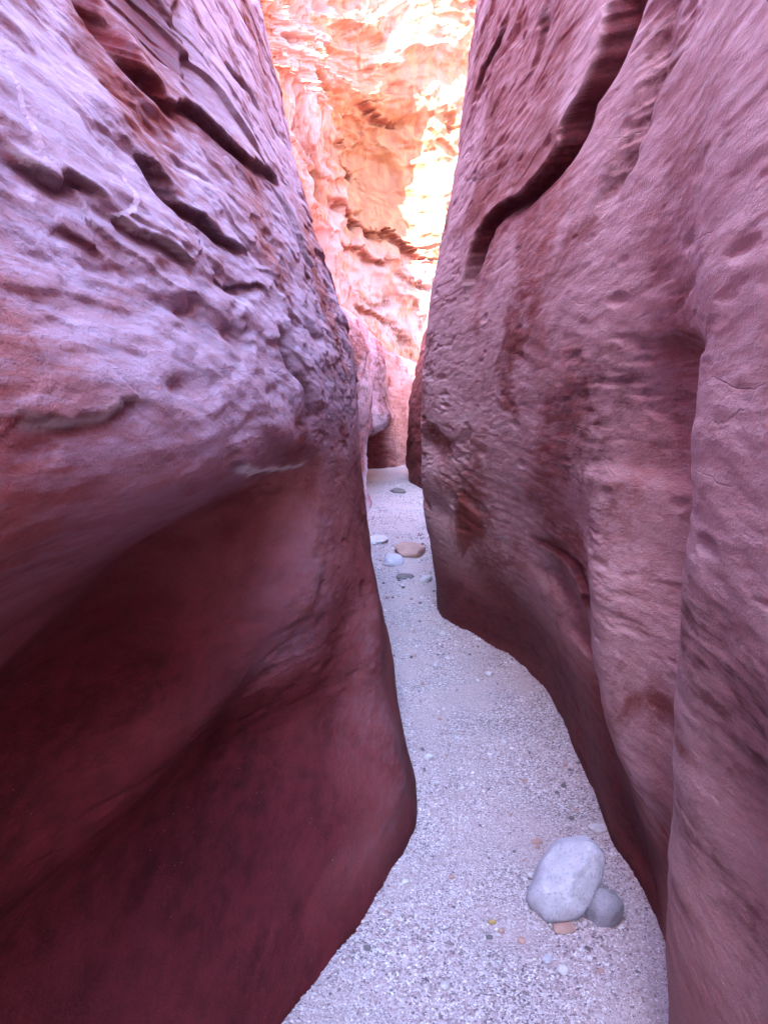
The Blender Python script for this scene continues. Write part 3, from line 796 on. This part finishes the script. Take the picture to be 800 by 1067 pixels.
# the big rounded boulder: profile leans to the right, rounded top, broad belly at the left
def boulder():
    v, f = I5; v = v.copy()
    bx = 2.35; v /= (np.abs(v)**bx).sum(1, keepdims=True)**(1/bx)
    r = np.random.default_rng(5)
    for n, d in (((-.75, -.45, .5), .80), ((.9, -.25, -.1), .74), ((.2, -.9, .15), .84), ((-.2, .2, .95), .9)):
        n = np.array(n); n /= np.linalg.norm(n); ex = np.maximum(v@n-d, 0); v -= .70*ex[:, None]*n
    v *= (1+.11*fbm(v[:, 0]*1.2+3, v[:, 1]*1.2+v[:, 2]*1.5, 41, 4))[:, None]
    v = v*np.array((.094, .098, .130))
    v[:, 0] += .30*v[:, 2]
    v[:, 0] *= 1 - .10*(v[:, 2]/.15)
    v *= (1+.018*fbm(v[:, 0]*40, v[:, 1]*40+v[:, 2]*55, 44, 4))[:, None]
    v = rot(v, -.22, .22, .15)
    x, y = floor_at(596, 955); y += .06
    o = mesh_obj('boulder', v, f, M_GREY)
    o.location = (x, y, float(ground_h(np.array([x]), np.array([y]))[0]) + .075)
    return set_props(o, 'large rounded grey boulder half sunk in the gravel near the right wall', 'boulder')
boulder()
def P(px, py): return floor_at(px, py)
x, y = P(630, 966); stone('boulder', 'smaller darker grey boulder tucked behind the large rounded one', 'boulder', (x+.005, y+.06), (.055, .065, .062), M_SLATE, 12, (.2, .5, .4), lump=.10, sink=.35)
stone('stone', 'flat pink stone lying against the front of the large grey boulder', 'stone', P(588, 969), (.034, .022, .012), M_PINK, 21, (.2, .1, .2), box=3.5, sink=.25)
stone('stone', 'bright angular white stone on the gravel in front of the boulder', 'stone', P(587, 1014), (.020, .016, .013), M_PALE, 22, (.3, .4, .6), box=3, sink=.3)
stone('stone', 'small buff stone at the left edge of the large boulder', 'stone', P(553, 915), (.014, .012, .012), M_PALE, 23, (.1, .2, .4), sink=.2)
stone('stone', 'low grey stone in front and left of the white stone', 'stone', P(570, 1001), (.018, .012, .007), M_GREY, 24, (0, .1, .9), box=3, sink=.3)
stone('stone', 'pale flat stone behind the boulder close to the right wall', 'stone', P(623, 864), (.034, .03, .010), M_PALE, 25, (0, .1, .4), box=3.2, sink=.3)
stone('stone', 'small reddish stone behind and left of the boulder', 'stone', P(560, 878), (.024, .014, .008), M_PINK, 26, (0, 0, .3), box=3, sink=.3)
stone('stone', 'yellow leaf built as a small ochre stone on the gravel left of the boulder', 'stone', P(513, 962), (.013, .010, .007), M_OCHRE, 27, (0, 0, .6), sink=.2)  # a leaf, with a stone standing in for it
stone('stone', 'dark plant scrap built as a small stone chip below the ochre leaf', 'stone', P(509, 978), (.012, .006, .006), M_DARK, 28, (0, .2, .2), box=3, sink=.2)  # plant debris, with a stone chip standing in for it
stone('stone', 'white oval stone low in the middle of the path', 'stone', P(463, 1030), (.014, .012, .010), M_PALE, 29, (0, .1, 1.2), sink=.2)
stone('stone', 'long pale slab of stone against the left side of the distant path', 'stone', P(391, 564), (.15, .20, .035), M_PALE, 31, (.05, -.12, .2), box=3.5, sink=.35)
stone('stone', 'broad pink slab of stone near the right wall on the distant path', 'stone', P(428, 576), (.18, .25, .06), M_PINK, 32, (0, .08, -.2), box=3.2, sink=.3)
stone('stone', 'bluish grey block of stone in front of the pink slab', 'stone', P(409, 587), (.11, .15, .055), M_GREY, 33, (.05, 0, .15), box=3.6, sink=.3)
stone('stone', 'thin flat dark stone lying nearest of the path slabs', 'stone', P(422, 602), (.08, .09, .02), M_DARK, 34, (0, .05, -.2), box=3, sink=.3)
stone('stone', 'white stone beside the thin dark stone at the foot of the right wall', 'stone', P(443, 605), (.05, .08, .03), M_PALE, 35, (0, -.1, -.3), box=3, sink=.3)
stone('stone', 'dark stone lying farthest up the path before the bend', 'stone', P(414, 513), (.13, .2, .05), M_DARK, 36, (0, 0, .2), box=3, sink=.3)
stone('stone', 'white stone lying by the right foot of the middle path', 'stone', P(461, 661), (.026, .03, .016), M_PALE, 37, (0, .1, .2), box=2.8, sink=.25)
stone('stone', 'buff stone resting in the middle of the path below the pink slab', 'stone', P(510, 703), (.028, .022, .013), M_PALE, 38, (0, .1, .5), box=2.8, sink=.25)
stone('stone', 'white stone at the left foot of the path by the bulging wall', 'stone', P(446, 790), (.024, .018, .012), M_PALE, 39, (0, .1, .9), box=2.8, sink=.25)

# loose pebbles one can pick out, copies of three shapes
protos = []
spots = []
while len(spots) < 120:
    y = float(rng.uniform(1.7, 9)); 
    if rng.random() > 1.4/y + .25: continue
    a = float(LEFT.f(np.array([y]), np.array([0.]))[0]); b = float(RIGHT.f(np.array([y]), np.array([0.]))[0])
    x = float(rng.uniform(a+.03, b-.03))
    if (x-.5)**2 + (y-2.08)**2 < .03: continue
    spots.append((x, y))
kinds = [(M_PALE, 'small pale pebble lying loose on the gravel path', 'pale pebbles on the path'),
         (M_PINK, 'small pink pebble lying loose on the gravel path', 'pink pebbles on the path'),
         (M_DARK, 'small dark pebble lying loose on the gravel path', 'dark pebbles on the path')]
for i, (x, y) in enumerate(spots):
    k = 0 if i % 10 < 5 else (1 if i % 10 < 8 else 2)
    key = (k, i % 4)
    src = dict(protos).get(key)
    if src is None:
        o = stone('pebble', kinds[k][1], 'pebble', (x, y), (.011, .009, .006), kinds[k][0], 60+i, (0, 0, 0), box=2.7, base=I3, sink=.15, group=kinds[k][2])
        protos.append((key, o))
    else:
        o = src.copy(); COL.objects.link(o)
        o.location = (x, y, float(ground_h(np.array([x]), np.array([y]))[0]))
    s = float(rng.uniform(.6, 1.25))*(1 if y < 3 else 1+.12*(y-3)); o.scale = (s, s, s); o.rotation_euler = (0, 0, float(rng.uniform(0, 6.28)))

# ------------------------------------------------------------------ gravel: tens of thousands of grains, one object
def gravel():
    g = G('gravel_grain')
    gi = g.new('ShaderNodeNewGeometry'); r = gi.outputs['Random Per Island']
    c = g.ramp(r, [(0, (.14, .10, .12)), (.10, (.30, .21, .23)), (.3, (.45, .31, .32)), (.55, (.53, .41, .44)), (.85, (.62, .51, .55)), (1, (.80, .75, .79))])
    g.l.new(c, g.b.inputs['Base Color']); g.b.inputs['Roughness'].default_value = .85
    v0, f0 = I1                           # 42 verts is plenty for the near grains; far ones use an octahedron
    oct_v = np.array([(1,0,0),(-1,0,0),(0,1,0),(0,-1,0),(0,0,1),(0,0,-1)], float)
    oct_f = np.array([(0,2,4),(2,1,4),(1,3,4),(3,0,4),(2,0,5),(1,2,5),(3,1,5),(0,3,5)])
    V = []; F = []; off = 0
    def batch(n, y0, y1, size, bv, bf, power):
        nonlocal off
        u = rng.random(n); y = y0*(y1/y0)**(u**power)
        a = LEFT.f(np.minimum(y, 9), np.zeros(n)); b = RIGHT.f(np.minimum(y, 9), np.zeros(n))
        x = a-.03 + (b-a+.06)*rng.random(n)
        dens = fbm(x*2.1, y*1.6, 303, 3)
        keep = rng.random(n) < np.clip(.7+1.8*dens, .10, 1); x, y = x[keep], y[keep]; n = len(x)
        s = size*(.5+.9*rng.random(n)**2)*(1+.10*np.maximum(y-2, 0))
        s = s*np.clip(1+.9*fbm(x*3.3+5, y*2.4, 404, 3), .5, 1.7)
        v = bv[None]*(1+.35*(rng.random((n, len(bv), 1))-.5))
        v = v*np.stack((s*(.8+.5*rng.random(n)), s*(.6+.5*rng.random(n)), s*(.35+.4*rng.random(n))), -1)[:, None]
        an = rng.random(n)*6.283; ca, sa = np.cos(an)[:, None], np.sin(an)[:, None]
        tl = rng.normal(0, .35, n)[:, None]
        vz = v[..., 2] + tl*v[..., 0]
        X = v[..., 0]*ca - v[..., 1]*sa + x[:, None]; Yv = v[..., 0]*sa + v[..., 1]*ca + y[:, None]
        Zv = vz + (ground_h(x, y) + s*.12)[:, None]
        V.append(np.stack((X, Yv, Zv), -1).reshape(-1, 3))
        F.append((bf[None] + (off + np.arange(n)*len(bv))[:, None, None]).reshape(-1, 3)); off += n*len(bv)
    def feet(n, yy0, yy1):                # grains swept against the feet of the walls
        nonlocal off
        y = yy0*(yy1/yy0)**rng.random(n); lf = rng.random(n) < .5
        a = LEFT.f(np.minimum(y, 9), np.zeros(n)); b = RIGHT.f(np.minimum(y, 9), np.zeros(n))
        e = np.abs(rng.normal(0, .035, n)); x = np.where(lf, a-.02+e, b+.02-e)
        s = .0042*(.5+1.3*rng.random(n)**3)*(1+.10*np.maximum(y-2, 0))
        v = oct_v[None]*(1+.35*(rng.random((n, 6, 1))-.5))*np.stack((s, s*.8, s*.6), -1)[:, None]
        V.append((v + np.stack((x, y, ground_h(x, y)+s*.1), -1)[:, None]).reshape(-1, 3))
        F.append((oct_f[None] + (off + np.arange(n)*6)[:, None, None]).reshape(-1, 3)); off += n*6
    feet(9000, 1.4, 9)
    batch(60000, 1.3, 3.4, .0040, v0[:12] if False else oct_v, oct_f, 1.0)
    batch(50000, 1.5, 5.0, .0034, oct_v, oct_f, 1.0)
    batch(1800, 1.4, 5.0, .0075, oct_v, oct_f, 1.0)
    batch(26000, 4.0, 14.0, .0055, oct_v, oct_f, 1.0)
    o = mesh_obj('gravel', np.concatenate(V), np.concatenate(F), g.m, smooth=False)
    return set_props(o, 'pale lavender gravel covering the narrow canyon path', None, None, 'stuff')
gravel()
